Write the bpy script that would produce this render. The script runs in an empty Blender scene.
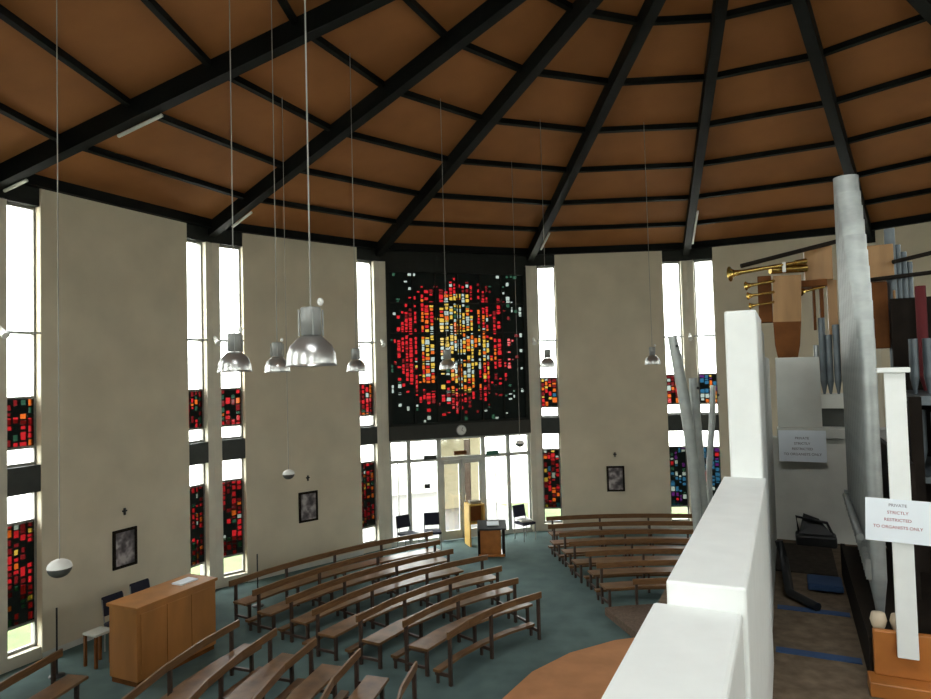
import bpy, bmesh, math, random
from mathutils import Vector, Matrix
random.seed(7)
PI = math.pi
col = bpy.context.scene.collection
# ------------------------------------------------------------------ camera
F, PITCH, ROLL, HC = 656.0, 0.0354, -0.0269, 4.6
def cam_axes():
    cp, sp = math.cos(PITCH), math.sin(PITCH)
    fwd = Vector((0, cp, sp)); up0 = Vector((0, -sp, cp)); r0 = Vector((1, 0, 0))
    cr, sr = math.cos(ROLL), math.sin(ROLL)
    return r0*cr+up0*sr, up0*cr-r0*sr, fwd
AR, AU, AW = cam_axes()
cd = bpy.data.cameras.new('camera'); cam = bpy.data.objects.new('camera', cd); col.objects.link(cam)
m = Matrix((AR, AU, -AW)).transposed().to_4x4(); m.translation = Vector((0, 0, HC)); cam.matrix_world = m
cd.sensor_width = 36; cd.lens = F/931*36; cd.clip_start = .02; cd.clip_end = 500
bpy.context.scene.camera = cam
def at(x, y, Y):                      # photograph measurement + distance -> a place in the building
    d = AR*(x-465.5)/F + AU*(349.5-y)/F + AW
    return d*(Y/d.y)+Vector((0, 0, HC))
def onz(x, y, z):
    d = AR*(x-465.5)/F + AU*(349.5-y)/F + AW
    return d*((z-HC)/d.z)+Vector((0, 0, HC))
# ------------------------------------------------------------------ building numbers
CX, CY, R, PH = 3.5564, 7.6696, 11.4826, 2.8885
C0 = Vector((CX, CY, 0))
def ang(k): return PH-k*PI/8
def pol(k, r, z=0): return Vector((CX+r*math.cos(ang(k)), CY+r*math.sin(ang(k)), z))
def Vx(k, r=R, z=0): return pol(k, r, z)
BAY = 2*R*math.sin(PI/16)
def bayf(k):
    a, b = Vx(k), Vx(k+1); d = (b-a).normalized(); n = Vector((-d.y, d.x, 0))
    if n.dot(a-C0) < 0: n = -n
    return a, d, n                                   # origin, along, outward
# ------------------------------------------------------------------ materials
def nodes(name):
    m = bpy.data.materials.new(name); m.use_nodes = True
    return m, m.node_tree.nodes, m.node_tree.links
def mat(name, c, rough=.6, metal=0, var=.12, scale=6, stretch=(1, 1, 1), bump=0, spec=.5, c2=None, detail=4):
    m, N, L = nodes(name); b = N['Principled BSDF']
    b.inputs['Roughness'].default_value = rough; b.inputs['Metallic'].default_value = metal
    b.inputs['Specular IOR Level'].default_value = spec
    tc = N.new('ShaderNodeTexCoord'); mp = N.new('ShaderNodeMapping'); mp.inputs['Scale'].default_value = stretch
    nz = N.new('ShaderNodeTexNoise'); nz.inputs['Scale'].default_value = scale; nz.inputs['Detail'].default_value = detail
    L.new(tc.outputs['Object'], mp.inputs['Vector']); L.new(mp.outputs['Vector'], nz.inputs['Vector'])
    rp = N.new('ShaderNodeValToRGB')
    lo = [max(0, v*(1-var)) for v in c]; hi = list(c2) if c2 else [min(1, v*(1+var)) for v in c]
    rp.color_ramp.elements[0].position = .3; rp.color_ramp.elements[1].position = .7
    rp.color_ramp.elements[0].color = (*lo, 1); rp.color_ramp.elements[1].color = (*hi, 1)
    L.new(nz.outputs['Fac'], rp.inputs['Fac']); L.new(rp.outputs['Color'], b.inputs['Base Color'])
    if bump:
        bp = N.new('ShaderNodeBump'); bp.inputs['Strength'].default_value = bump; bp.inputs['Distance'].default_value = .02
        L.new(nz.outputs['Fac'], bp.inputs['Height']); L.new(bp.outputs['Normal'], b.inputs['Normal'])
    return m
def glassm(name, c, gloss=.06):
    m, N, L = nodes(name); N.remove(N['Principled BSDF'])
    t = N.new('ShaderNodeBsdfTransparent'); t.inputs[0].default_value = (*c, 1)
    g = N.new('ShaderNodeBsdfGlossy'); g.inputs['Roughness'].default_value = .05
    mx = N.new('ShaderNodeMixShader'); mx.inputs[0].default_value = gloss
    L.new(t.outputs[0], mx.inputs[1]); L.new(g.outputs[0], mx.inputs[2]); L.new(mx.outputs[0], N['Material Output'].inputs['Surface'])
    return m
M = dict(
 plaster=mat('plaster', (.62, .565, .44), .9, var=.07, scale=1.3, bump=.15, spec=.2),
 pillar=mat('pillar_plaster', (.64, .61, .51), .9, var=.06, scale=3, spec=.2),
 carpet=mat('carpet', (.095, .145, .14), .95, var=.16, scale=2.2, spec=.1, detail=8),
 dais=mat('red_carpet', (.44, .215, .10), .95, var=.1, scale=3, spec=.1),
 greystep=mat('brown_carpet', (.13, .095, .07), .95, var=.2, scale=25, spec=.1),
 loftfl=mat('loft_carpet', (.14, .105, .072), .95, var=.3, scale=12, spec=.1),
 blue=mat('blue_strip', (.02, .055, .14), .8),
 ceil=mat('ceiling_board', (.262, .108, .036), .85, var=.1, scale=1.2, spec=.15),
 steel=mat('black_beam', (.0035, .0045, .004), .6, var=.3, spec=.12),
 fascia=mat('dark_fascia', (.012, .014, .011), .6, spec=.2),
 lintel=mat('dark_lintel', (.035, .036, .03), .6, spec=.3),
 slate=mat('spandrel_panel', (.045, .05, .045), .6, spec=.3),
 frame=mat('window_frame', (.22, .22, .20), .5),
 white=mat('white_paint', (.79, .825, .81), .55, var=.03, scale=9, bump=.05),
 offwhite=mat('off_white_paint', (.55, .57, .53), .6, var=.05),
 greyp=mat('grey_panel', (.70, .71, .65), .7, var=.06),
 bench=mat('bench_wood', (.155, .08, .032), .36, var=.3, scale=5, stretch=(1, 1, 9), spec=.35),
 benchd=mat('bench_leg', (.045, .026, .018), .4, var=.3, scale=8),
 oak=mat('golden_wood', (.36, .15, .035), .45, var=.18, scale=3, stretch=(1, 1, .3)),
 oakl=mat('pale_wood', (.34, .185, .065), .5, var=.15, scale=4, stretch=(3, 3, .5)),
 orange=mat('orange_wood', (.38, .135, .026), .4, var=.2, scale=5),
 brown=mat('brown_wood', (.14, .05, .012), .6, var=.25, scale=5, spec=.12),
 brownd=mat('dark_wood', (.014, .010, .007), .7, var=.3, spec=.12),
 rug=mat('rug_pile', (.05, .042, .034), .95, var=.2, scale=20, spec=.05),
 black=mat('black_plastic', (.01, .011, .012), .5),
 navy=mat('navy_fabric', (.012, .013, .03), .9),
 metal=mat('pendant_metal', (.60, .61, .60), .28, metal=.85, var=.05),
 metalg=mat('grey_housing', (.30, .31, .30), .5, metal=.3),
 cable=mat('cable', (.26, .26, .23), .6),
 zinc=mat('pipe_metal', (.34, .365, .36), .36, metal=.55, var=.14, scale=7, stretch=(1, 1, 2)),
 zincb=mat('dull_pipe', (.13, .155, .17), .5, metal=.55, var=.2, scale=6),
 brass=mat('brass', (.62, .44, .13), .25, metal=1, var=.1),
 redpipe=mat('red_felt', (.11, .007, .010), .8),
 globew=mat('opal_white', (.75, .76, .73), .4),
 globed=mat('dark_grey', (.06, .065, .06), .5),
 paper=mat('paper', (.80, .87, .93), .6, var=.02),
 ink=mat('grey_ink', (.22, .23, .27), .8), inkr=mat('red_ink', (.36, .13, .15), .8),
 cream=mat('cream_wall', (.24, .215, .145), .8, var=.04),
 foyfl=mat('foyer_floor', (.05, .05, .045), .6),
 grass=mat('grass', (.045, .075, .014), .95, var=.3, scale=3),
 path=mat('pale_paving', (.55, .55, .5), .9),
 chrome=mat('chrome', (.6, .6, .6), .2, metal=1),
 green=mat('green_sign', (.02, .14, .08), .5),
 clock=mat('clock_face', (.70, .71, .68), .5),
 yellow=mat('yellow_wood', (.55, .36, .08), .5),
 stone=mat('pale_knob', (.62, .52, .38), .6),
 glass=glassm('clear_glass', (.97, .98, .97)),
 g_red=glassm('red_glass', (0.0540, 0.0016, 0.0022), .02), g_dred=glassm('deep_red_glass', (0.0158, 0.0009, 0.0011), .02),
 g_or=glassm('orange_glass', (0.0648, 0.0122, 0.0016), .02), g_ye=glassm('amber_glass', (0.0612, 0.0396, 0.0058), .02),
 g_wh=glassm('pale_glass', (0.0360, 0.0432, 0.0396), .02), g_bl=glassm('blue_glass', (0.0022, 0.0108, 0.0202), .02),
 g_vi=glassm('violet_glass', (0.0086, 0.0014, 0.0130), .02), g_gr=glassm('green_glass', (0.0022, 0.0072, 0.0043), .02),
)
def picture_mat(name, seedv):
    m, N, L = nodes(name); b = N['Principled BSDF']; b.inputs['Roughness'].default_value = .4
    tc = N.new('ShaderNodeTexCoord'); mp = N.new('ShaderNodeMapping'); mp.inputs['Location'].default_value = (seedv*3.1, seedv, seedv*2)
    nz = N.new('ShaderNodeTexNoise'); nz.inputs['Scale'].default_value = 5; nz.inputs['Detail'].default_value = 2
    rp = N.new('ShaderNodeValToRGB'); e = rp.color_ramp.elements
    e[0].position = .38; e[0].color = (.05, .045, .05, 1); e[1].position = .66; e[1].color = (.45, .42, .42, 1)
    x = e.new(.5); x.color = (.14, .12, .13, 1)
    L.new(tc.outputs['Object'], mp.inputs['Vector']); L.new(mp.outputs['Vector'], nz.inputs['Vector'])
    L.new(nz.outputs['Fac'], rp.inputs['Fac']); L.new(rp.outputs['Color'], b.inputs['Base Color'])
    return m
# ------------------------------------------------------------------ mesh builder
class MB:
    def __init__(s): s.v = []; s.f = []; s.mi = []; s.sm = []; s.cur = 0
    def add(s, vs, fs, smooth=False):
        b = len(s.v); s.v += [Vector(x) for x in vs]
        for f in fs: s.f.append([b+i for i in f]); s.mi.append(s.cur); s.sm.append(smooth)
        return s
    def hexa(s, p):   # 8 points: bottom 4 ccw, top 4
        return s.add(p, [(3, 2, 1, 0), (4, 5, 6, 7), (0, 1, 5, 4), (1, 2, 6, 5), (2, 3, 7, 6), (3, 0, 4, 7)])
    def box(s, x0, x1, y0, y1, z0, z1, o=Vector((0, 0, 0)), a=Vector((1, 0, 0)), b=Vector((0, 1, 0)), c=Vector((0, 0, 1))):
        P = [o+a*x+b*y+c*z for z in (z0, z1) for x, y in ((x0, y0), (x1, y0), (x1, y1), (x0, y1))]
        return s.hexa(P)
    def ring(s, c, d, r, n):
        d = d.normalized(); t = Vector((0, 0, 1)) if abs(d.z) < .9 else Vector((1, 0, 0))
        a = d.cross(t).normalized(); b = d.cross(a)
        return [c+(a*math.cos(2*PI*i/n)+b*math.sin(2*PI*i/n))*r for i in range(n)]
    def tube(s, pts, rs, n=12, cap=True, smooth=True):
        pts = [Vector(p) for p in pts]
        if not isinstance(rs, (list, tuple)): rs = [rs]*len(pts)
        vs = []
        for i, p in enumerate(pts):
            d = pts[min(i+1, len(pts)-1)]-pts[max(i-1, 0)]
            vs += s.ring(p, d, rs[i], n)
        fs = []
        for i in range(len(pts)-1):
            for j in range(n):
                k = (j+1) % n; fs.append((i*n+j, i*n+k, (i+1)*n+k, (i+1)*n+j))
        s.add(vs, fs, smooth)
        if cap:
            s.add(vs[:n], [tuple(range(n))]); s.add(vs[-n:], [tuple(reversed(range(n)))])
        return s
    def lathe(s, prof, c, n=24, cap=False, smooth=True):
        vs = []
        for r, z in prof: vs += [Vector(c)+Vector((r*math.cos(2*PI*i/n), r*math.sin(2*PI*i/n), z)) for i in range(n)]
        fs = [(i*n+j, i*n+(j+1) % n, (i+1)*n+(j+1) % n, (i+1)*n+j) for i in range(len(prof)-1) for j in range(n)]
        s.add(vs, fs, smooth)
        if cap: s.add(vs[:n], [tuple(reversed(range(n)))]); s.add(vs[-n:], [tuple(range(n))])
        return s
    def arc(s, ka, kb, r0, r1, z0, z1, n=8, dz=0):
        vs = []
        for i in range(n+1):
            k = ka+(kb-ka)*i/n
            vs += [pol(k, r0, z0), pol(k, r1, z0+dz), pol(k, r1, z1+dz), pol(k, r0, z1)]
        fs = []
        for i in range(n):
            a, b = i*4, i*4+4
            for j in range(4): fs.append((a+j, a+(j+1) % 4, b+(j+1) % 4, b+j))
        fs += [(3, 2, 1, 0), (n*4, n*4+1, n*4+2, n*4+3)]
        return s.add(vs, fs)
    def build(s, name, mats, parent=None, bevel=0):
        off = parent['_w'] if parent is not None and '_w' in parent else (0, 0, 0)
        off = Vector(off)
        me = bpy.data.meshes.new(name); me.from_pydata([v-off for v in s.v], [], s.f)
        if not isinstance(mats, (list, tuple)): mats = [mats]
        for x in mats: me.materials.append(M[x] if isinstance(x, str) else x)
        for p, mi, sm in zip(me.polygons, s.mi, s.sm): p.material_index = mi; p.use_smooth = sm
        bm = bmesh.new(); bm.from_mesh(me); bmesh.ops.recalc_face_normals(bm, faces=bm.faces); bm.to_mesh(me); bm.free()
        o = bpy.data.objects.new(name, me); col.objects.link(o)
        if parent is not None: o.parent = parent; o['_w'] = tuple(off)
        if bevel:
            b = o.modifiers.new('bevel', 'BEVEL'); b.width = bevel; b.segments = 2; b.limit_method = 'ANGLE'
        return o
def root(name, loc=(0, 0, 0)):
    o = bpy.data.objects.new(name, None); col.objects.link(o); o.location = loc; o['_w'] = tuple(loc); o.empty_display_size = .1
    return o
def tag(o, label, cat, group=None):
    o['label'] = label; o['category'] = cat
    if group: o['group'] = group
    return o
def struct(o): o['kind'] = 'structure'; return o
def origin(o):    # put a mesh thing's origin at the base of its shape
    vs = [v.co for v in o.data.vertices]
    c = Vector(((min(v.x for v in vs)+max(v.x for v in vs))/2, (min(v.y for v in vs)+max(v.y for v in vs))/2, min(v.z for v in vs)))
    o.data.transform(Matrix.Translation(-c)); o.location = c; return o
def clone(r, loc, rz=0):
    c = r.copy(); col.objects.link(c); c.location = loc; c.rotation_euler = (0, 0, rz)
    for ch in list(r.children):
        d = ch.copy(); col.objects.link(d); d.parent = c
        for g in list(ch.children):
            e = g.copy(); col.objects.link(e); e.parent = d
    return c
# ------------------------------------------------------------------ shell
b = MB(); n = 16
top = [Vx(k, R+.35, 0) for k in range(n)]; bot = [Vx(k, R+.35, -.12) for k in range(n)]
b.add(top+bot, [tuple(range(n)), tuple(reversed(range(n, 2*n)))]+[(i, (i+1) % n, n+(i+1) % n, n+i) for i in range(n)])
struct(b.build('floor', 'carpet'))
b = MB(); b.box(-90, 90, -90, 90, -.5, -.13, Vector((0, 0, 0))); struct(b.build('floor_grass', 'grass'))
b = MB(); b.lathe([(16.2, -.128), (88, -.128), (88, -.11), (16.2, -.11), (16.2, -.128)], C0, 48, smooth=False); struct(b.build('floor_paving', 'path'))
# roof cone: line of purlins from ZE (t=1) to ZA (t=0)
ZE, ZA = 8.0, 11.3
def rl(k, t, dz=0): return Vx(k, R*t, ZA+(ZE-ZA)*t+dz)
b = MB(); vs = []
RT = (1.04, .762, .655, .02)
for dz in (.10, .3):
    for t in RT: vs += [rl(k, t, dz) for k in range(n)]
def q4(r0, r1, i): return (r0*n+i, r0*n+(i+1) % n, r1*n+(i+1) % n, r1*n+i)
fs = []
for i in range(n):
    for r in range(3):
        if r == 1 and i == 12: continue          # hole for an added, unseen rooflight that brightens the gallery parapet
        fs += [q4(r, r+1, i), q4(r+4, r+5, i)]
    fs += [q4(0, 4, i), q4(3, 7, i)]
i = 12
fs += [q4(1, 5, i), q4(2, 6, i), (n+i, 2*n+i, 6*n+i, 5*n+i), (n+i+1, 2*n+i+1, 6*n+i+1, 5*n+i+1)]
b.add(vs, fs)
struct(b.build('ceiling', 'ceil'))
r = struct(root('window_rooflight', rl(12.5, .8, .1)))  # invented rooflight, out of view, added to light the parapet tops
b = MB(); b.hexa([rl(12, .765, .26), rl(13, .765, .26), rl(13, .65, .26), rl(12, .65, .26), rl(12, .765, .28), rl(13, .765, .28), rl(13, .65, .28), rl(12, .65, .28)]); b.build('pane', 'glass', r)
b = MB()
for j in range(1, 4):
    kk = 12+j/4; e0, e1 = kk-.006, kk+.006
    b.hexa([rl(e0, .765, .12), rl(e1, .765, .12), rl(e1, .65, .12), rl(e0, .65, .12), rl(e0, .765, .26), rl(e1, .765, .26), rl(e1, .65, .26), rl(e0, .65, .26)])
b.build('glazing_bar', 'frame', r)
tn = 0
def trim(bm, m):
    global tn; tn += 1
    return struct(bm.build('trim_%d' % tn, m))
for k in range(n):                                  # radial beams
    s = Vector((-math.sin(ang(k)), math.cos(ang(k)), 0))*.095
    P = []
    for t, dz in ((1.0, -.21), (.03, -.21)):
        P += [rl(k, t, dz)-s, rl(k, t, dz)+s]
    Q = [rl(k, 1.0, .12)-s, rl(k, 1.0, .12)+s, rl(k, .03, .12)-s, rl(k, .03, .12)+s]
    b = MB(); b.hexa([P[0], P[1], P[3], P[2], Q[0], Q[1], Q[3], Q[2]]); trim(b, 'steel')
for t in (.155, .28, .403, .525, .647, .769, .884):  # purlin rings
    b = MB()
    for k in range(n):
        w = .035/R
        b.hexa([rl(k, t-w, 0), rl(k+1, t-w, 0), rl(k+1, t+w, 0), rl(k, t+w, 0),
                rl(k, t-w, .11), rl(k+1, t-w, .11), rl(k+1, t+w, .11), rl(k, t+w, .11)])
    trim(b, 'steel')
b = MB()
for k in range(n):                                  # eaves ring beam
    b.hexa([Vx(k, R-.16, 7.96), Vx(k+1, R-.16, 7.96), Vx(k+1, R+.3, 7.96), Vx(k, R+.3, 7.96),
            Vx(k, R-.16, 8.22), Vx(k+1, R-.16, 8.22), Vx(k+1, R+.3, 8.05), Vx(k, R+.3, 8.05)])
trim(b, 'steel')
b = MB(); b.lathe([(.5, 10.5), (.5, 11.3), (.25, 11.3), (.25, 10.5), (.5, 10.5)], C0, 16, smooth=False); trim(b, 'steel')
# fluorescent battens / pale cleats near the feet of the beams
A0, B0, WT = .173, .70, .28
PAL = {'red': [('g_red', 5), ('g_dred', 4), ('g_or', 1.5), ('g_wh', .6), ('g_gr', 1.2), ('g_ye', .5)],
       'ora': [('g_red', 3), ('g_or', 4), ('g_dred', 3), ('g_ye', 1.2), ('g_wh', .8), ('g_bl', .5)],
       'blu': [('g_bl', 5), ('g_vi', 2), ('g_wh', 1.2), ('g_red', 1), ('g_ye', .6), ('g_gr', 1)],
       'mix': [('g_bl', 3), ('g_or', 1.5), ('g_wh', 1), ('g_vi', 2), ('g_ye', 1)]}
GM = ['black', 'g_red', 'g_dred', 'g_or', 'g_ye', 'g_wh', 'g_bl', 'g_vi', 'g_gr']
M['lead'] = mat('black_resin', (.006, .011, .009), .7, spec=.2)
GM[0] = 'lead'
def lattice(mb, o, d, nrm, w, z0, z1, nx, nz, fn, thick=.05):
    """dalle-de-verre slab: dark resin with recessed coloured glass; o = corner, d along, nrm outward"""
    def P(x, z, y=0): return o+d*x+nrm*y+Vector((0, 0, z))
    def cuts(n, lo, hi):
        ws = [random.uniform(lo, hi) for _ in range(n)]; t = sum(ws); c = [0]
        for q in ws: c.append(c[-1]+q/t)
        return c
    cx_ = cuts(nx, .75, 1.3)
    for i in range(nx):
        cz_ = cuts(nz, .45, 1.6)
        for j in range(nz):
            x0, x1 = w*cx_[i], w*cx_[i+1]; a0, a1 = z0+(z1-z0)*cz_[j], z0+(z1-z0)*cz_[j+1]
            g = fn((i+.5)/nx, (cz_[j]+cz_[j+1])/2)
            if g is None:
                mb.cur = 0; mb.add([P(x0, a0), P(x1, a0), P(x1, a1), P(x0, a1)], [(0, 1, 2, 3)])
                continue
            mm = .06+.12*random.random(); sx, sz = (x1-x0), (a1-a0); j4 = [random.uniform(-.06, .06) for _ in range(8)]
            ins = [(x0+sx*(mm+j4[0]*.8), a0+sz*(mm+j4[1]*.8)), (x1-sx*(mm+j4[2]*.8), a0+sz*(mm+j4[3]*.8)), (x1-sx*(mm+j4[4]*.8), a1-sz*(mm+j4[5]*.8)), (x0+sx*(mm+j4[6]*.8), a1-sz*(mm+j4[7]*.8))]
            out = [(x0, a0), (x1, a0), (x1, a1), (x0, a1)]
            vs = [P(x, z) for x, z in out]+[P(x, z) for x, z in ins]+[P(x, z, thick*.5) for x, z in ins]
            mb.cur = 0; mb.add(vs, [(q, (q+1) % 4, 4+(q+1) % 4, 4+q) for q in range(4)]+[(4+q, 4+(q+1) % 4, 8+(q+1) % 4, 8+q) for q in range(4)])
            mb.cur = GM.index(g); mb.add(vs[8:], [(0, 1, 2, 3)])
    mb.cur = 0
    for (xa, xb, za, zb) in ((0, 0, z0, z1), (w, w, z0, z1), (0, w, z0, z0), (0, w, z1, z1)):
        mb.add([P(xa, za), P(xb, zb) if xa == xb else P(xb, za), P(xb, zb, thick) if xa == xb else P(xb, za, thick), P(xa, za, thick)], [(0, 1, 2, 3)])
def pick(pal):
    t = random.uniform(0, sum(w for _, w in PAL[pal]))
    for g, w in PAL[pal]:
        t -= w
        if t <= 0: return g
    return PAL[pal][0][0]
def slitfn(pal, dens):
    def fn(u, v): return pick(pal) if random.random() < dens else None
    return fn
wn = 0
def portal(c, nrm, w, h):
    l = bpy.data.lights.new('daylight', 'AREA'); l.shape = 'RECTANGLE'; l.size = w; l.size_y = h; l.energy = 1
    l.cycles.is_portal = True
    o = bpy.data.objects.new('daylight_portal', l); col.objects.link(o)
    z = nrm.normalized(); x = Vector((0, 0, 1)).cross(z).normalized(); y = z.cross(x)
    mm = Matrix((x, y, z)).transposed().to_4x4(); mm.translation = c; o.matrix_world = mm      # light faces -z (inwards)
def slit(k, side, pu, pl):
    global wn; wn += 1
    a, d, nn = bayf(k)
    x0, x1 = (A0, B0) if side > 0 else (BAY-B0, BAY-A0)
    r = struct(root('window_%d' % wn, a+d*(x0+x1)/2+nn*.1+Vector((0, 0, .2))))
    g0 = .14
    f = MB()
    for xa, xb in ((x0, x0+.035), (x1-.035, x1)): f.box(xa, xb, g0-.03, g0+.05, .2, 7.65, a, d, nn)
    for z in (.2, .60, 2.28, 2.765, 3.235, 3.52, 4.35, 5.45, 7.60): f.box(x0, x1, g0-.02, g0+.04, z, z+.05, a, d, nn)
    f.build('window_frame', 'frame', r)
    p = MB()
    for za, zb in ((.25, .6), (2.33, 2.77), (3.28, 3.52), (4.40, 5.45), (5.5, 7.6)): p.box(x0+.02, x1-.02, g0, g0+.012, za, zb, a, d, nn)
    p.build('pane', 'glass', r)
    s = MB(); s.box(x0, x1, -.01, .2, 2.79, 3.24, a, d, nn); s.build('spandrel_panel', 'slate', r)
    rod = MB(); rod.tube([a+d*(x0-.05)-nn*.02+Vector((0, 0, 5.47)), a+d*(x1)-nn*.02+Vector((0, 0, 5.47))], .018, 8); rod.build('window_bar', 'metalg', r)
    w = x1-x0-.07
    u = MB(); lattice(u, a+d*(x0+.035)+nn*(g0-.02), d, nn, w, 3.55, 4.37, 4, 7, slitfn(pu, .82)); u.build('upper_stained_glass', GM, r)
    u = MB(); lattice(u, a+d*(x0+.035)+nn*(g0-.02), d, nn, w, .64, 2.31, 4, 14, slitfn(pl, .78)); u.build('lower_stained_glass', GM, r)
    portal(a+d*(x0+x1)/2+nn*(g0+.1)+Vector((0, 0, 6.0)), nn, x1-x0, 3.3)
for k in range(16):
    a, d, nn = bayf(k)
    # pillar at vertex k
    b = MB(); ap, dp, np_ = bayf(k-1)
    v = Vx(k)
    pts = [v-dp*A0, v, v+d*A0, v+d*A0+nn*WT, v+(nn+np_).normalized()*(WT/math.cos(PI/16)), v-dp*A0+np_*WT]
    b.add([q+Vector((0, 0, z)) for z in (0, 7.66) for q in pts], [tuple(reversed(range(6))), tuple(range(6, 12))]+[(i, (i+1) % 6, 6+(i+1) % 6, 6+i) for i in range(6)])
    struct(b.build('wall_pillar_%d' % (k+1), 'pillar'))
    if k == 2: continue
    b = MB(); b.box(B0 if k != 5 else A0, BAY-B0, -.03, WT, 0, 7.97, a, d, nn); struct(b.build('wall_bay_%d' % (k+1), 'plaster', bevel=.015))
    b = MB()
    for x0, x1 in ((0, B0), (BAY-B0, BAY)):
        b.box(x0, x1, .0, WT, 7.65, 8.1, a, d, nn)
    trim(b, 'fascia')
    b = MB()
    for x0, x1 in ((A0, B0), (BAY-B0, BAY-A0)): b.box(x0, x1, 0, WT, -.02, .2, a, d, nn)
    struct(b.build('wall_sill_%d' % (k+1), 'pillar'))
    b = MB(); b.box(B0, BAY-B0, -.05, -.031, 0, .1, a, d, nn); struct(b.build('baseboard_%d' % (k+1), 'offwhite'))
    pals = {0: (('red', 'red'), ('red', 'red')), 1: (('red', 'red'), ('red', 'red')), 3: (('ora', 'ora'), ('ora', 'blu')), 4: (('mix', 'blu'), ('blu', 'blu'))}.get(k, (('red', 'red'), ('blu', 'blu')))
    if k != 5: slit(k, 1, *pals[0])
    slit(k, -1, *pals[1])
if 1:  # sampling portal for the added rooflight
    e = rl(12.5, .708, 0); x_ = (Vx(13)-Vx(12)).normalized(); y_ = (rl(12.5, 1, 0)-rl(12.5, .5, 0)).normalized(); z_ = x_.cross(y_)
    if z_.z < 0: y_ = -y_; z_ = x_.cross(y_)
    l = bpy.data.lights.new('daylight', 'AREA'); l.shape = 'RECTANGLE'; l.size = 3.3; l.size_y = 1.25; l.energy = 1; l.cycles.is_portal = True
    o = bpy.data.objects.new('daylight_portal', l); col.objects.link(o); mm = Matrix((x_, y_, z_)).transposed().to_4x4(); mm.translation = e+z_*.35; o.matrix_world = mm
# ------------------------------------------------------------------ entrance bay
a, d, nn = bayf(2)
b = MB(); b.box(-.01, BAY+.01, .0, WT, 7.665, 8.1, a, d, nn); b.box(A0, BAY-A0, .0, WT, 7.62, 7.665, a, d, nn); trim(b, 'fascia')
wn += 1; r = struct(root('window_%d' % wn, a+d*BAY/2+Vector((0, 0, 3.2))))
X0, X1, Z0, Z1 = .23, 4.25, 3.2, 7.64
f = MB()
for xa, xb, za, zb in ((A0, .27, Z0, Z1), (4.21, BAY-A0, Z0, Z1), (A0, BAY-A0, Z0, Z0+.06), (A0, BAY-A0, 7.38, Z1)): f.box(xa, xb, -.04, .16, za, zb, a, d, nn)
f.build('window_frame', 'fascia', r)
NXG, NZG = 32, 42
cells = {}
def great(u, v):
    i = int(u*NXG); j = int(v*NZG)
    x = (u-.5)*2/.99; y = (v-.505)*2/.99
    rr = math.hypot(x, y)
    colm = i % 4
    cross = abs(x) < .36
    if rr > .96:
        if .98 < rr < 1.2 and random.random() < .15 and (abs(x) > .5 or y < -.7): return 'g_wh'
        return 'g_gr' if random.random() < .05 else None
    if rr > .86: return ('g_red' if x < 0 else 'g_dred') if random.random() < .25 else None
    # vertical dark bands of the design
    if i in (7, 11, 20, 24, 27) and random.random() < .85: return None
    if j in (10, 18, 24, 33) and random.random() < .6: return None
    if i in (3, 4, 5) or i in (26, 28, 29):
        if abs(y) < .62: return 'g_red' if random.random() < (.85 if i < 10 else .45) else (None if i > 10 else 'g_dred')
        return None
    q = random.random()
    if rr < .48 or (abs(x) < .22 and -.45 < y < .72):
        if q < .40: return 'g_ye'
        if q < .74: return 'g_wh'
        if q < .88: return 'g_or'
        if q < .91: return 'g_gr'
        return None
    if rr < .66:
        if q < .3: return 'g_or'
        if q < .70: return 'g_red'
        if q < .80: return 'g_ye'
        if q < .88: return 'g_wh'
        return None
    if q < (.60 if x < .1 else .38): return 'g_red'
    if q < .74: return 'g_dred'
    if q < .78: return 'g_or'
    if q < .81: return 'g_wh'
    return None
g = MB(); lattice(g, a+d*.27+nn*.05, d, nn, 3.94, 3.26, 7.38, NXG, NZG, great, .08); g.build('stained_glass', GM, r)
f = MB()
for i in range(1, 6): x = .27+3.94*i/6; f.box(x-.02, x+.02, .0, .06, Z0, 7.4, a, d, nn)
for i in range(1, 5): z = 3.26+4.12*i/5; f.box(.27, 4.21, .0, .055, z-.018, z+.018, a, d, nn)
f.build('mullion', 'fascia', r)
portal(a+d*BAY/2+nn*.3+Vector((0, 0, 5.3)), nn, 4, 4.2)
b = MB(); b.box(A0, BAY-A0, -.06, WT, 2.83, 3.2, a, d, nn); trim(b, 'lintel')
# glazed screen with doors
r = struct(root('door_1', a+d*BAY/2))
f = MB()
for x, w in ((A0, .06), (.66, .11), (1.51, .12), (2.81, .12), (3.58, .11), (BAY-A0-.06, .06)): f.box(x, x+w, .05, .14, 0, 2.83, a, d, nn)
f.box(A0, BAY-A0, .05, .14, 2.20, 2.29, a, d, nn); f.box(A0, BAY-A0, .05, .14, 2.77, 2.83, a, d, nn); f.box(A0, 1.6, .05, .14, 0, .12, a, d, nn); f.box(2.85, BAY-A0, .05, .14, 0, .12, a, d, nn)
for x in (.42, 3.24): f.box(x-.012, x+.012, .08, .12, .1, 2.2, a, d, nn)
f.build('door_frame', 'offwhite', r)
p = MB(); p.box(A0, 1.52, .09, .10, .1, 2.8, a, d, nn); p.box(2.9, BAY-A0, .09, .10, .1, 2.8, a, d, nn); p.box(1.6, 2.82, .09, .1, 2.29, 2.78, a, d, nn); p.build('pane', 'glass', r)
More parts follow.
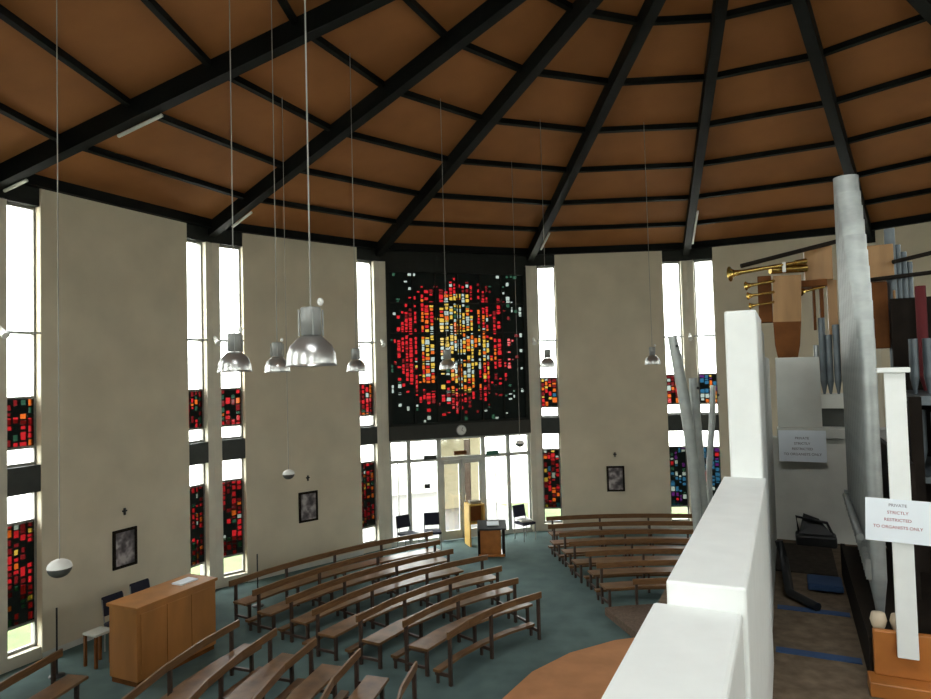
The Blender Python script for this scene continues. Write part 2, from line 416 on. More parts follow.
for xa, xb, hx in ((1.63, 2.215, 2.15), (2.225, 2.81, 2.29)):
    l = MB()
    l.box(xa, xa+.08, .06, .12, .02, 2.19, a, d, nn); l.box(xb-.08, xb, .06, .12, .02, 2.19, a, d, nn)
    l.box(xa, xb, .06, .12, .02, .26, a, d, nn); l.box(xa, xb, .06, .12, 2.09, 2.19, a, d, nn)
    lf = l.build('door_leaf', 'offwhite', r)
    q = MB(); q.box(xa+.08, xb-.08, .085, .095, .26, 2.09, a, d, nn); q.build('pane', 'glass', lf)
    q = MB(); q.tube([a+d*hx+nn*.03+Vector((0, 0, .9)), a+d*hx+nn*.03+Vector((0, 0, 1.25))], .014, 8); q.build('door_handle', 'chrome', lf)
portal(a+d*BAY/2+nn*.3+Vector((0, 0, 1.45)), nn, 4, 2.7)
# foyer beyond the doors
b = MB(); b.box(-.5, BAY+.5, WT, 7.5, -.13, -.02, a, d, nn); struct(b.build('floor_foyer', 'foyfl'))
b = MB(); b.box(2.85, 3.72, 4.2, 4.35, -.02, 2.83, a, d, nn); b.box(3.95, 4.5, 4.2, 4.35, -.02, 2.83, a, d, nn); b.box(3.72, 3.95, 4.2, 4.35, 2.3, 2.83, a, d, nn); struct(b.build('wall_foyer', 'cream'))
b = MB(); b.box(1.6, 4.5, .3, 4.4, 2.84, 2.95, a, d, nn); struct(b.build('ceiling_foyer', 'cream'))
b = MB(); b.box(3.73, 3.94, 4.22, 4.28, -.02, 2.29, a, d, nn); struct(b.build('door_2', 'benchd'))
b = MB(); b.box(-12, 16, 7.5, 9, -.13, .9, a, d, nn); struct(b.build('wall_garden', 'path'))
def bx(name, m, x0, x1, y0, y1, z0, z1, bev=0, o=None, dd=None, n_=None, parent=None):
    q = MB(); q.box(x0, x1, y0, y1, z0, z1, a if o is None else o, d if dd is None else dd, nn if n_ is None else n_)
    return q.build(name, m, parent, bev)
# small signs on the screen
tag(origin(bx('door_sign', 'slate', 1.13, 1.49, .02, .05, 2.26, 2.37)), 'small dark grey plate on the transom left of the entrance doors', 'sign')
tag(origin(bx('door_sign', 'brown', 2.0, 2.36, .02, .05, 2.33, 2.44)), 'small brown plate above the middle of the entrance doors', 'sign')
tag(origin(bx('exit_sign', 'green', 2.95, 3.32, .02, .05, 2.26, 2.38)), 'small green sign on the transom right of the entrance doors', 'sign')
tag(origin(bx('notice', 'black', 1.13, 1.29, .02, .05, 1.48, 1.6)), 'small black notice on the glass panel left of the entrance doors', 'notice')
# clock
ck = root('wall_clock', a+d*2.19-nn*.06+Vector((0, 0, 3.0)))
q = MB(); c = a+d*2.19+Vector((0, 0, 3.02))
q.tube([c-nn*.06, c-nn*.10], .145, 28); q.build('clock_rim', 'metalg', ck)
q = MB(); q.tube([c-nn*.101, c-nn*.108], .125, 28); q.build('clock_face', 'clock', ck)
for an, ln in ((.5, .09), (2.2, .065)):
    q = MB(); e = c-nn*.112+(d*math.sin(an)+Vector((0, 0, 1))*math.cos(an))*ln; q.tube([c-nn*.112, e], .006, 6); q.build('clock_hand', 'black', ck)
tag(ck, 'round white clock on the dark lintel below the great stained window', 'clock')
# ------------------------------------------------------------------ dais and step
b = MB(); nseg = 24
vs = [C0+Vector((3.49*math.cos(2*PI*i/nseg+.1), 3.49*math.sin(2*PI*i/nseg+.1), z)) for z in (0, .15) for i in range(nseg)]
b.add(vs, [tuple(reversed(range(nseg))), tuple(range(nseg, 2*nseg))]+[(i, (i+1) % nseg, nseg+(i+1) % nseg, nseg+i) for i in range(nseg)])
struct(b.build('floor_dais', 'dais'))
b = MB(); b.arc(2.79, 5.2, 3.55, 4.9, 0, .14, 10); struct(b.build('floor_step', 'greystep'))
# ------------------------------------------------------------------ benches
def bench(label, group, rb, ka, kb, seat=True, kneel=True, zt=.80):
    km = (ka+kb)/2; L_ = abs(kb-ka)*PI/8*rb; n = max(4, int(L_/.75))
    r = root('bench', pol(km, rb)); tag(r, label, 'bench', group)
    q = MB(); q.arc(ka, kb, rb-.02, rb+.015, zt-.11, zt, n, .0); q.build('backrest', 'bench', r, .006)
    if seat:
        q = MB(); q.arc(ka-.0, kb+.0, rb-.44, rb-.10, .40, .44, n); q.build('seat', 'bench', r, .006)
    if kneel:
        q = MB(); q.arc(ka+.02, kb-.02, rb+.16, rb+.28, .17, .21, n); q.build('kneeler', 'bench', r)
    m_ = max(2, round(L_/1.35))
    for i in range(m_+1):
        t = .03+(.94)*i/m_; k = ka+(kb-ka)*t; e = Vector((math.cos(ang(k)), math.sin(ang(k)), 0)); s = Vector((-e.y, e.x, 0)); o = pol(k, rb)
        q = MB(); q.box(-.022, .022, -.025, .025, 0, zt-.10, o, s, e); q.build('leg', 'benchd', r)
        if seat:
            q = MB(); q.box(-.022, .022, -.40, -.35, 0, .40, o, s, e); q.build('leg', 'benchd', r)
            q = MB(); q.box(-.018, .018, -.35, -.02, .34, .40, o, s, e); q.build('seat_bracket', 'benchd', r)
            q = MB(); q.box(-.018, .018, -.35, -.02, .10, .14, o, s, e); q.build('stretcher', 'benchd', r)
        if kneel:
            q = MB(); q.box(-.018, .018, .02, .26, .12, .17, o, s, e); q.box(-.018, .018, .2, .24, 0, .12, o, s, e); q.build('kneeler_bracket', 'benchd', r)
    return r
ORD = ['front', 'second', 'third', 'fourth', 'fifth', 'sixth', 'seventh', 'eighth']
rows = [(4.46, .60, 1.93), (5.32, .66, 2.00), (6.12, .60, 2.07), (6.95, .57, 2.13), (7.77, .66, 2.00), (8.62, .67, 2.04), (9.45, .72, 2.10)]
for i, (rb, ka, kb) in enumerate(rows):
    if i == 0: bench('curved brown wooden front rail with kneeler, nearest the red dais in the middle block', 'front rails', rb, ka, kb, seat=False)
    else: bench('curved wooden bench, %s row from the dais in the block left of the aisle' % ORD[i], 'curved benches of the middle block', rb, ka, kb, kneel=(i < 6))
rows = [(4.48, .03), (5.4, .14), (6.2, .21), (7.0, .27), (7.8, .31)]
for i, (rb, kb) in enumerate(rows):
    bench('curved wooden bench, %s row from the dais, cut off by the photo bottom left' % ORD[i], 'curved benches of the near left block', rb, -1.6, kb, seat=(i > 0))
bench('dark wooden bench by the left wall below the leftmost slit window', 'curved benches of the near left block', 9.66, -1.5, -.14, kneel=False)
rows = [(4.97, 3.10), (5.47, 2.84), (6.31, 2.88), (7.14, 2.86), (7.98, 2.88), (8.83, 2.88), (9.68, 2.94)]
for i, (rb, ka) in enumerate(rows):
    if i == 0: bench('low brown wooden front rail behind the brown carpeted step in the right block', 'front rails', rb, ka, 4.2, seat=False, kneel=False, zt=.60)
    else: bench('curved wooden bench, %s row from the dais in the block right of the aisle' % ORD[i-1], 'curved benches of the right block', rb, ka, 4.35, kneel=(i < 6))
# ------------------------------------------------------------------ wooden console with two chairs
e1 = Vector((-5.05, 10.0, 0)); ex = Vector((.65, 1.4, 0)).normalized(); ey = Vector((-ex.y, ex.x, 0))
r = root('organ_console', e1+ex*.78+ey*.3)
q = MB(); q.box(0, 1.54, 0, .62, .08, 1.15, e1, ex, ey); q.build('cabinet', 'oak', r, .01)
q = MB(); q.box(-.03, 1.57, -.03, .65, 1.15, 1.2, e1, ex, ey); q.build('top', 'oak', r, .008)
q = MB(); q.box(.02, 1.52, .03, .59, 0, .08, e1, ex, ey); q.build('plinth', 'brown', r)
for i in range(3):
    q = MB(); q.box(.06+.48*i, .52+.48*i, -.012, 0, .16, 1.08, e1, ex, ey); q.build('panel', 'oak', r, .004)
tag(r, 'tall golden brown wooden organ console cabinet standing by the left wall', 'cabinet')
q = MB(); q.box(1.0, 1.35, .2, .42, 1.2, 1.225, e1, ex, ey); tag(origin(q.build('open_book', 'paper')), 'open white book lying on top of the golden brown console', 'book')
def chair(name, m, arms=False):
    r = root(name)
    q = MB(); q.box(-.22, .22, -.22, .22, .42, .49); q.build('seat', m, r, .03)
    q = MB()
    q.hexa([Vector(p) for p in ((-.21, .20, .58), (.21, .20, .58), (.21, .25, .58), (-.21, .25, .58), (-.20, .26, .90), (.20, .26, .90), (.20, .30, .90), (-.20, .30, .90))])
    q.build('backrest', m, r, .03)
    for sx in (-1, 1):
        q = MB(); q.tube([(sx*.2, -.2, 0), (sx*.2, -.2, .43)], .013, 8); q.build('leg', 'metalg', r)
        q = MB(); q.tube([(sx*.2, .2, 0), (sx*.2, .2, .45), (sx*.2, .27, .86)], .013, 8); q.build('leg', 'metalg', r)
        if arms:
            q = MB(); q.tube([(sx*.24, -.18, .43), (sx*.24, -.18, .66), (sx*.24, .22, .68)], .014, 8); q.build('arm', 'black', r)
    return r
ch = chair('chair', 'navy')
def put(o, p, rz): o.location = p; o.rotation_euler = (0, 0, rz); return o
ca = math.atan2(ex.y, ex.x)
p = onz(112, 594, .90)-ey*.28; put(ch, (p.x, p.y, 0), ca+PI*0); tag(ch, 'dark blue padded chair behind the left end of the golden brown console', 'chair', 'padded chairs')
p = onz(139, 581, .90)-ey*.28; c2 = clone(ch, (p.x, p.y, 0), ca); c2['label'] = 'dark blue padded chair behind the middle of the golden brown console'
q = MB(); o = at(98, 640, 10.9); o.z = 0
st = root('stool', o)
q.box(-.16, .16, -.16, .16, .50, .54, o, ex, ey); q.build('seat', 'offwhite', st, .01)
for sx in (-1, 1):
    for sy in (-1, 1):
        q = MB(); q.box(sx*.13-.02, sx*.13+.02, sy*.13-.02, sy*.13+.02, 0, .5, o, ex, ey); q.build('leg', 'brown', st)
tag(st, 'small white-topped wooden stool left of the golden brown console', 'stool')
for (x, y, h, lab) in ((57, 676, 1.06, 'thin dark pole standing by the end of the far left bench'), (258, 606, 1.04, 'thin dark pole standing against the wall behind the middle block of benches')):
    p = onz(x, y, 0); r = root('pole', p)
    q = MB(); q.tube([p, p+Vector((0, 0, h))], .014, 8); q.build('shaft', 'black', r)
    q = MB(); q.lathe([(.0, .03), (.11, .02), (.12, 0)], p, 14, False); q.build('base', 'black', r); tag(r, lab, 'pole', 'thin poles')
# chairs at the entrance
for (x, off, ins, rz, lab) in (('a', .5, .55, .3, 'black padded chair against the glass at the far left of the entrance screen'), ('b', 1.15, .6, -.2, 'black padded chair just left of the entrance doors'), ('c', 3.75, .7, .25, 'black padded chair with a pale cushion right of the entrance doors')):
    p = a+d*off-nn*ins; c_ = clone(ch, (p.x, p.y, 0), math.atan2(d.y, d.x)+rz)
    c_['label'] = lab
    if x == 'c':
        cu = origin(MB().box(-.16, .16, -.16, .16, .495, .55, Vector((p.x, p.y, 0)), d, nn).build('cushion', 'offwhite', None, .02)); tag(cu, 'pale cushion on the black chair right of the entrance doors', 'cushion')
p = onz(492, 557, 0); o = Vector((p.x+.02, p.y+.22, 0))
r = root('lectern', o)
q = MB(); q.box(-.30, .22, -.18, .18, .06, .66, o); q.build('body', 'orange', r, .01)
q = MB(); q.hexa([o+Vector(t) for t in ((-.36, -.24, .66), (.36, -.24, .66), (.36, .22, .78), (-.36, .22, .78), (-.36, -.24, .70), (.36, -.24, .70), (.36, .22, .82), (-.36, .22, .82))]); q.build('reading_top', 'black', r)
for sx in (-.33, .29):
    q = MB(); q.box(sx-.03, sx+.03, -.2, .2, 0, .68, o); q.build('side_post', 'brownd', r)
q = MB(); q.box(-.34, .30, -.22, .22, 0, .06, o); q.build('base', 'orange', r)
tag(r, 'small orange wood lectern with black top standing in the aisle near the doors', 'lectern')
q = MB(); q.hexa([o+Vector(t) for t in ((-.12, -.1, .746), (.18, -.1, .746), (.18, .12, .804), (-.12, .12, .804), (-.12, -.1, .754), (.18, -.1, .754), (.18, .12, .812), (-.12, .12, .812))]); tag(origin(q.build('paper_sheet', 'paper')), 'white sheet of paper on the black top of the aisle lectern', 'paper')
o = a+d*2.42-nn*.62
r = root('leaflet_table', o)
q = MB(); q.box(-.32, .12, -.2, .22, 1.06, 1.10, o, d, nn); q.build('top', 'yellow', r)
q = MB(); q.box(-.30, .10, -.18, .20, .58, .63, o, d, nn); q.build('shelf', 'yellow', r)
q = MB(); q.box(.08, .12, -.2, .22, 0, 1.06, o, d, nn); q.box(-.32, -.28, -.2, .22, 0, 1.06, o, d, nn); q.build('side_panel', 'yellow', r)
q = MB(); q.box(-.28, .08, -.02, .0, .63, 1.06, o, d, nn); q.build('back_panel', 'brown', r)
tag(r, 'small yellow wooden leaflet table at the right of the entrance doors', 'table')
q = MB(); q.box(-.25, .05, -.12, .1, 1.101, 1.17, o, d, nn); tag(origin(q.build('leaflet_stack', 'cream', None, .01)), 'cream stack of leaflets on the small yellow table by the doors', 'leaflets')
# ------------------------------------------------------------------ pictures and crosses
for i, (k, lab) in enumerate(((0, 'leftmost'), (1, 'middle'), (3, 'rightmost'))):
    a_, d_, n_ = bayf(k); xc, zc = 2.24, 1.46; o = a_+d_*xc-n_*.03
    r = root('framed_picture', o+Vector((0, 0, 1.04)))
    w, h = .25, .36
    q = MB()
    for x0, x1, z0, z1 in ((-w, -w+.05, -h, h), (w-.05, w, -h, h), (-w, w, -h, -h+.05), (-w, w, h-.05, h)): q.box(x0, x1, -.035, 0, zc+z0, zc+z1, o, d_, n_)
    q.build('picture_frame', 'brownd', r)
    q = MB(); q.box(-w+.04, w-.04, -.02, 0, zc-h+.04, zc+h-.04, o, d_, n_); q.build('picture', picture_mat('picture_%d' % i, i+1.), r)
    tag(r, 'dark framed devotional picture, %s of the three on the beige walls' % lab, 'picture', 'framed pictures round the wall')
    q = MB(); q.box(-.016, .016, -.03, 0, 2.08, 2.21, o, d_, n_); q.box(-.045, .045, -.03, 0, 2.14, 2.17, o, d_, n_)
    tag(origin(q.build('wall_cross', 'black')), 'small dark cross above the %s framed picture' % lab, 'cross', 'small crosses above the pictures')
# spotlights on the pillars at transom height
for k, lab in ((0, 'on the pillar at the left edge of the photo'), (1, 'on the pillar between the left pair of slit windows'), (2, 'on the pillar left of the great stained window'), (3, 'on the pillar right of the great stained window'), (4, 'on the pillar between the right pair of slit windows')):
    e = (C0-Vx(k)).normalized(); o = Vx(k)+e*.0+Vector((0, 0, 5.5)); r = root('spotlight', o)
    q = MB(); q.tube([o, o+e*.1], .025, 8); q.build('bracket', 'metalg', r)
    q = MB(); t = e*.7+Vector((0, 0, -.5)); q.tube([o+e*.06+Vector((0, 0, .05)), o+e*.06+t*.12, o+e*.06+t*.22], [.03, .05, .065], 14); q.build('lamp_head', 'globew', r)
    tag(r, 'small white spotlight '+lab, 'spotlight', 'spotlights on the pillars')
# pale batten lights at the beam feet
for k, t0, t1, s_, lab in ((0, .955, .995, .11, 'at the foot of the leftmost black beam'), (1, .885, .945, .12, 'at the foot of the second black beam from the left'), (3, .85, .93, .12, 'at the foot of the black beam right of the great window'), (4, .78, .93, .115, 'along the foot of the black beam above the right pair of windows'), (0, .73, .80, .11, 'halfway up the leftmost black beam')):
    s = Vector((-math.sin(ang(k)), math.cos(ang(k)), 0))*(-s_)
    q = MB(); q.tube([rl(k, t0, -.24)+s, rl(k, t1, -.24)+s], .028, 8)
    tag(origin(q.build('batten_light', 'offwhite')), 'slim pale batten '+lab, 'light', 'batten lights under the roof beams')
# ------------------------------------------------------------------ pendants
def ceil_z(p):
    v = p-C0; an = math.atan2(v.y, v.x); k = (PH-an)/(PI/8); fr = k-math.floor(k)
    rad = math.hypot(v.x, v.y)*math.cos((fr-.5)*PI/8)/math.cos(PI/16); t = rad/R
    return ZA+(ZE-ZA)*t+.1
def pendant(p, label):
    r = root('pendant_lamp', p); z = Vector((0, 0, 1))
    q = MB(); q.lathe([(.158, 0), (.150, .012), (.150, .02), (.145, .075), (.125, .125), (.085, .165), (.062, .185), (.058, .18), (.08, .155), (.118, .118), (.137, .07), (.143, .015), (.158, 0)], p, 28); sh = q.build('lamp_shade', 'metal', r)
    q = MB(); q.lathe([(.0, .36), (.056, .36), (.062, .35), (.062, .19), (.0, .19)], p, 20); hs = q.build('housing', 'metalg', r)
    for i in range(4):
        aa = i*PI/2+.4; q = MB(); e = Vector((math.cos(aa), math.sin(aa), 0))
        q.tube([p+e*.072+z*.185, p+e*.072+z*.345], .006, 6); q.build('strut', 'metalg', hs)
    q = MB(); q.lathe([(0, .05), (.045, .06), (.05, .1), (.03, .16), (0, .17)], p, 14); q.build('bulb', 'globew', r)
    q = MB(); q.lathe([(.01, .37), (.02, .385), (.02, .40), (.01, .415)], p+Vector((.06, .0, .0)), 8, True); q.build('cord_clip', 'globew', r)
    q = MB(); q.tube([p+z*.36, Vector((p.x, p.y, ceil_z(p)))], .005, 6); q.build('cord', 'cable', r)
    tag(r, label, 'pendant lamp', 'pendant lamps hung in a ring')
P_ = [(-.94, 4.0, 'large metal dome pendant lamp hanging nearest, in front of the second wall panel'), (-2.15, 6.1, 'metal dome pendant lamp hanging over the left pair of slit windows'),
      (-2.27, 7.9, 'small metal dome pendant lamp hanging just left of the nearest large one'), (-1.70, 10.19, 'small metal dome pendant lamp in front of the slit window left of the great window'),
      (-.34, 12.0, 'small metal dome pendant lamp hanging in front of the great stained window'), (1.64, 13.15, 'small metal dome pendant lamp in front of the slit window right of the great window'),
      (3.83, 13.46, 'small metal dome pendant lamp in front of the beige panel at the right')]
for x, y, l in P_: pendant(Vector((x, y, 4.665)), l)
def globe(p, label):
    r = root('globe_speaker', p); z = Vector((0, 0, 1))
    q = MB(); q.lathe([(.098, 0)]+[(.098*math.cos(t), .075*math.sin(t)) for t in (.3, .6, .9, 1.2, 1.5)], p, 24); q.build('upper_shell', 'globew', r)
    q = MB(); q.lathe([(.096, -.001)]+[(.096*math.cos(t), -.085*math.sin(t)) for t in (.3, .6, .9, 1.2, 1.55)], p, 24); q.build('lower_grille', 'globed', r)
    q = MB(); q.tube([p+z*.07, Vector((p.x, p.y, ceil_z(p)))], .0045, 6); q.build('cord', 'cable', r)
    tag(r, label, 'hanging speaker', 'hanging half-white globes')
globe(Vector((-3.54, 5.7, 3.02)), 'round globe with white top and dark underside hanging by the left wall')
globe(Vector((-2.95, 10.8, 3.02)), 'small round globe hanging left of the middle framed picture')
globe(Vector((1.14, 14.47, 3.02)), 'small round globe hanging before the glass right of the entrance doors')
# ------------------------------------------------------------------ organ gallery
HA = math.radians(26.0)
U = Vector((math.sin(HA), math.cos(HA), 0)); V_ = Vector((math.cos(HA), -math.sin(HA), 0)); O = Vector((0, 0, 0))
FL = 3.0
def gb(q, u0, u1, v0, v1, z0, z1): return q.box(u0, u1, v0, v1, z0, z1, O, U, V_)
def G(u, v, z): return U*u+V_*v+Vector((0, 0, z))
b = MB(); gb(b, -2.2, 6.9, -.34, 3.4, 2.72, FL); gb(b, 4.0, 6.9, -.85, -.34, 2.72, FL); struct(b.build('floor_gallery', 'loftfl'))
b = MB(); gb(b, -2.0, 6.8, .2, .5, 0, 2.72); struct(b.build('wall_under_gallery', 'pillar'))
b = MB(); gb(b, -2.0, 1.975, -.376, -.135, 2.6, 3.92); struct(b.build('wall_parapet_near', 'white', bevel=.012))
b = MB(); gb(b, 1.976, 3.93, -.338, -.122, 2.6, 3.985); struct(b.build('wall_parapet_middle', 'white', bevel=.008))
b = MB(); gb(b, 3.931, 4.75, -.302, -.136, 2.6, 4.905); struct(b.build('wall_parapet_pier', 'white', bevel=.012))
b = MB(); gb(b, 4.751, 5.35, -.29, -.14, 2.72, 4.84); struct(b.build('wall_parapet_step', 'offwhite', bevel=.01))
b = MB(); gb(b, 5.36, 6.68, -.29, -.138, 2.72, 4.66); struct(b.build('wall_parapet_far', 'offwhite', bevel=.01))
# front wall of the gallery with its rail
b = MB(); gb(b, 6.70, 6.82, -.3, 3.3, 2.72, 3.93); struct(b.build('wall_gallery_front', 'greyp'))
b = MB(); gb(b, 6.62, 6.86, -.10, 3.3, 3.93, 4.02); struct(b.build('trim_rail', 'offwhite', bevel=.01))
for i in range(3):
    b = MB(); gb(b, 6.685, 6.70, .05+.5*i, .50+.5*i, FL+.05, 3.88); struct(b.build('trim_panel_%d' % (i+1), 'greyp'))
for u in (2.62, 4.0):
    pass
# blue floor strips
for i, (y, hh) in enumerate(((656, .05), (612, .05))):
    p = onz(820, y, FL); u = p.dot(U)
    b = MB(); gb(b, u-.035, u+.035, -.115, .30, FL, FL+.006); tag(origin(b.build('blue_tape_strip', 'blue')), ('near' if i == 0 else 'far')+' blue strip across the gallery carpet', 'strip', 'blue strips on the gallery floor')
# facade pipes in a row, tallest farthest
NP = 12
RAD = [.084-.044*i/(NP-1) for i in range(NP)]; UU = [5.62]
for i in range(1, NP): UU.append(UU[-1]-RAD[i-1]-RAD[i]-.004)
for i in range(NP):
    t = i/(NP-1); u = UU[i]; rad = RAD[i]; zt = 5.98-(5.98-4.62)*t**.9
    zf = 3.22; zb = zf+.32-.12*t; v = .455-.05*t
    r = root('organ_pipe', G(u, v, zf))
    q = MB(); q.tube([G(u, v, zb), G(u, v, zt)], rad, 20, cap=False); q.tube([G(u, v, zt), G(u, v, zt-.05)], rad*.94, 20, cap=False); bd = q.build('pipe_body', 'zinc', r)
    q = MB(); q.tube([G(u, v, zf), G(u, v, zb)], [.018, rad], 20); q.build('pipe_foot', 'zinc', r)
    q = MB(); mo = -V_*rad; q.box(-rad*.6, rad*.6, -.006, .006, 0, .05, G(u, v, zb+.02)+mo, U, V_); q.build('pipe_mouth', 'black', r)
    for sg in (-1, 1):
        q = MB(); q.box(sg*rad*.675-rad*.075, sg*rad*.675+rad*.075, -.02, .006, -.02, .09, G(u, v, zb+.02)+mo, U, V_); q.build('pipe_ear', 'zinc', r)
    lab = 'tallest and farthest grey metal pipe of the stepped organ facade row' if i == 0 else ('shortest and nearest grey metal pipe of the stepped row, behind the white post' if i == NP-1 else 'grey metal organ pipe, %s from the tallest in the stepped facade row' % ['', 'second', 'third', 'fourth', 'fifth', 'sixth', 'seventh', 'eighth', 'ninth', 'tenth', 'eleventh'][i])
    tag(r, lab, 'organ pipe', 'stepped row of facade pipes')
# rack rail along the row
q = MB(); q.tube([G(4.3, .335, 3.62), G(5.62, .355, 3.62)], .02, 10); tag(origin(q.build('pipe_rail', 'zinc')), 'thin metal rail running along the feet of the facade pipes', 'rail')
# chest the row stands on
r = root('organ_chest', G(4.6, .7, FL))
q = MB(); gb(q, 3.84, 5.75, .345, 1.6, FL+.02, FL+.215); q.build('case', 'brownd', r)
q = MB(); gb(q, 3.80, 3.84, .33, 1.6, FL+.07, FL+.285); q.build('front_board', 'orange', r, .006)
q = MB(); gb(q, 3.841, 5.75, .315, .344, FL, FL+.23); q.build('side_board', 'brownd', r)
q = MB(); gb(q, 3.70, 3.84, .30, 1.65, FL, FL+.07); q.build('plinth', 'orange', r, .006)
for v in (.66, .95, 1.3):
    q = MB(); gb(q, 3.785, 3.80, v-.012, v+.012, FL+.07, FL+.21); q.build('case_moulding', 'brown', r)
tag(r, 'low orange wooden organ chest under the facade pipes at the bottom right', 'organ chest')
for v in (.365, .45):
    q = MB(); q.lathe([(0, 0), (.03, .06), (.038, .09), (.03, .125), (0, .13)], G(3.9, v, FL+.215), 12); q.build('knob', 'stone', r)
# dark panel behind the row
r = root('organ_case', G(5.0, 1.6, FL))
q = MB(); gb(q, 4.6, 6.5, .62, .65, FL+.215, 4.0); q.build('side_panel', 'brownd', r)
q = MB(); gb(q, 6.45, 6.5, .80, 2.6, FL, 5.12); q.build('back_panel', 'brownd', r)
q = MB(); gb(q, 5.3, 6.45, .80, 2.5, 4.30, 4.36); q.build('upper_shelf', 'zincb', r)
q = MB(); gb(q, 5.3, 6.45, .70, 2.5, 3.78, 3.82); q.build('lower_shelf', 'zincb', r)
for v in (.72, 2.4):
    q = MB(); gb(q, 5.2, 5.26, v, v+.07, FL, 4.36); q.build('upright', 'brownd', r)
q = MB(); gb(q, 4.9, 5.3, 1.0, 2.5, 4.27, 4.31); q.build('front_shelf', 'brown', r)
tag(r, 'dark wooden organ case with shelves at the right edge of the gallery', 'organ case')
# ranks of dull pipes on the shelves
def px_(x, y, Y): p = at(x, y, Y); return p.dot(U), p.dot(V_), p.z
def smallpipe(u, v, z, h, rad, m, lab, grp, name='organ_pipe'):
    r = root(name, G(u, v, z))
    q = MB(); q.tube([G(u, v, z+.12), G(u, v, z+h)], rad, 12); q.build('pipe_body', m, r)
    q = MB(); q.tube([G(u, v, z), G(u, v, z+.12)], [.01, rad], 12); q.build('pipe_foot', m, r)
    tag(r, lab, 'organ pipe', grp)
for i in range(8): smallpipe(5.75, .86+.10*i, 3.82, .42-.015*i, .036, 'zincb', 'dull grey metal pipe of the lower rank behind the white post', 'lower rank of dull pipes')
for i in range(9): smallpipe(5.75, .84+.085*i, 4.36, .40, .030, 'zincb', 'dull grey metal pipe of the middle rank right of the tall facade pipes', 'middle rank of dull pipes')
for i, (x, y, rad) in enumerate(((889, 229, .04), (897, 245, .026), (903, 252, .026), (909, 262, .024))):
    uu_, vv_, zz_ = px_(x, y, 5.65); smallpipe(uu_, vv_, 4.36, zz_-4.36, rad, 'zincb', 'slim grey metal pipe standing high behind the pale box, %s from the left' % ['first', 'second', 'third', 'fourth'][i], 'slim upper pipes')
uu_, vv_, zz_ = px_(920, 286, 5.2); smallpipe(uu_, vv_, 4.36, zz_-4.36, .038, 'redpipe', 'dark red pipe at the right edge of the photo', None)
# pale wooden box and timber behind the tall pipe
def gthing(name, m, u0, u1, v0, v1, z0, z1, lab, cat, grp=None, bev=.006):
    q = MB(); gb(q, u0, u1, v0, v1, z0, z1); return tag(origin(q.build(name, m, None, bev)), lab, cat, grp)
def px(x, y, Y): p = at(x, y, Y); return p.dot(U), p.dot(V_), p.z
def pbox(name, m, x0, y0, x1, y1, Y, dep, lab, cat, grp=None, bev=.006):
    u, va, zt = px(x0, y0, Y); u2, vb, zb = px(x1, y1, Y)
    um = (u+u2)/2
    # same plane across the gallery: rescale sideways reach to that plane
    return gthing(name, m, um, um+dep, va, vb, zb, zt, lab, cat, grp, bev)
pbox('wind_box', 'oakl', 867, 245, 894, 279, 5.6, .3, 'square pale wooden box just right of the tallest facade pipe', 'box')
pbox('wooden_pipe', 'brown', 868, 282, 890, 348, 5.6, .2, 'brown square wooden pipe hanging below the pale box', 'organ pipe')
pbox('wooden_pipe', 'oakl', 893, 290, 898, 342, 5.6, .06, 'narrow pale wooden pipe beside the brown one', 'organ pipe')
pbox('wooden_chest', 'oakl', 804, 247, 833, 280, 6.4, .28, 'pale wooden chest just left of the tallest facade pipe', 'chest')
pbox('wooden_post', 'oakl', 827, 280, 839, 335, 6.4, .10, 'pale wooden post below the pale chest left of the facade pipes', 'post')
pbox('wooden_bracket', 'brown', 800, 280, 827, 286, 6.35, .2, 'thin brown shelf under the pale chest', 'shelf')
pbox('wooden_pipe', 'brown', 812, 286, 817, 330, 6.4, .07, 'left narrow brown wooden pipe under the thin brown shelf', 'organ pipe')
pbox('wooden_pipe', 'brown', 819, 286, 825, 326, 6.4, .07, 'right narrow brown wooden pipe under the thin brown shelf', 'organ pipe')
pbox('wooden_pipe', 'brown', 757, 276, 773, 322, 6.5, .18, 'dark brown wooden box pipe above the white pier', 'organ pipe')
# tapered wooden pipe, broad above and pointed below
r = root('tapered_wooden_pipe', G(*px(790, 385, 6.4)))
def taper(pts, Y, dep, name, m, parent):
    q = MB(); f0 = []; f1 = []
    u0 = px(*pts[0], Y)[0]
    for x, y in pts:
        _, v, z = px(x, y, Y); f0.append(G(u0, v, z)); f1.append(G(u0+dep, v, z))
    n = len(pts); q.add(f0+f1, [tuple(range(n)), tuple(reversed(range(n, 2*n)))]+[(i, (i+1) % n, n+(i+1) % n, n+i) for i in range(n)])
    return q.build(name, m, parent)
taper([(773, 276), (801, 276), (801, 322), (773, 322)], 6.4, .2, 'upper_block', 'oakl', r)
taper([(773, 322), (801, 322), (800, 345), (793, 386), (784, 386), (775, 345)], 6.4, .18, 'pointed_block', 'brown', r)
tag(r, 'large wooden pipe with pale upper block and brown pointed end above the sign', 'organ pipe')
# dull hanging pipes left of the tall row and their shelf
pbox('pipe_shelf', 'offwhite', 811, 395, 850, 408, 6.2, .3, 'pale grey shelf carrying dull pipes left of the facade row', 'shelf')
pbox('shelf_support', 'slate', 817, 408, 850, 436, 6.25, .25, 'dark grey support under the pale grey shelf', 'support')
u_, v0_, zs = px(813, 395, 6.2)
for i, (x, yt, rad, m) in enumerate(((816, 345, .022, 'zinc'), (821, 318, .03, 'zincb'), (828, 335, .03, 'zincb'), (835, 325, .03, 'zincb'), (842, 320, .03, 'zincb'))):
    uu, vv, zz = px(x, yt, 6.3); smallpipe(u_+.15, vv, zs, zz-zs, rad, m, 'dull grey pipe on the pale shelf left of the facade row, %s from the left' % ['first', 'second', 'third', 'fourth', 'fifth'][i], 'dull pipes on the pale shelf')
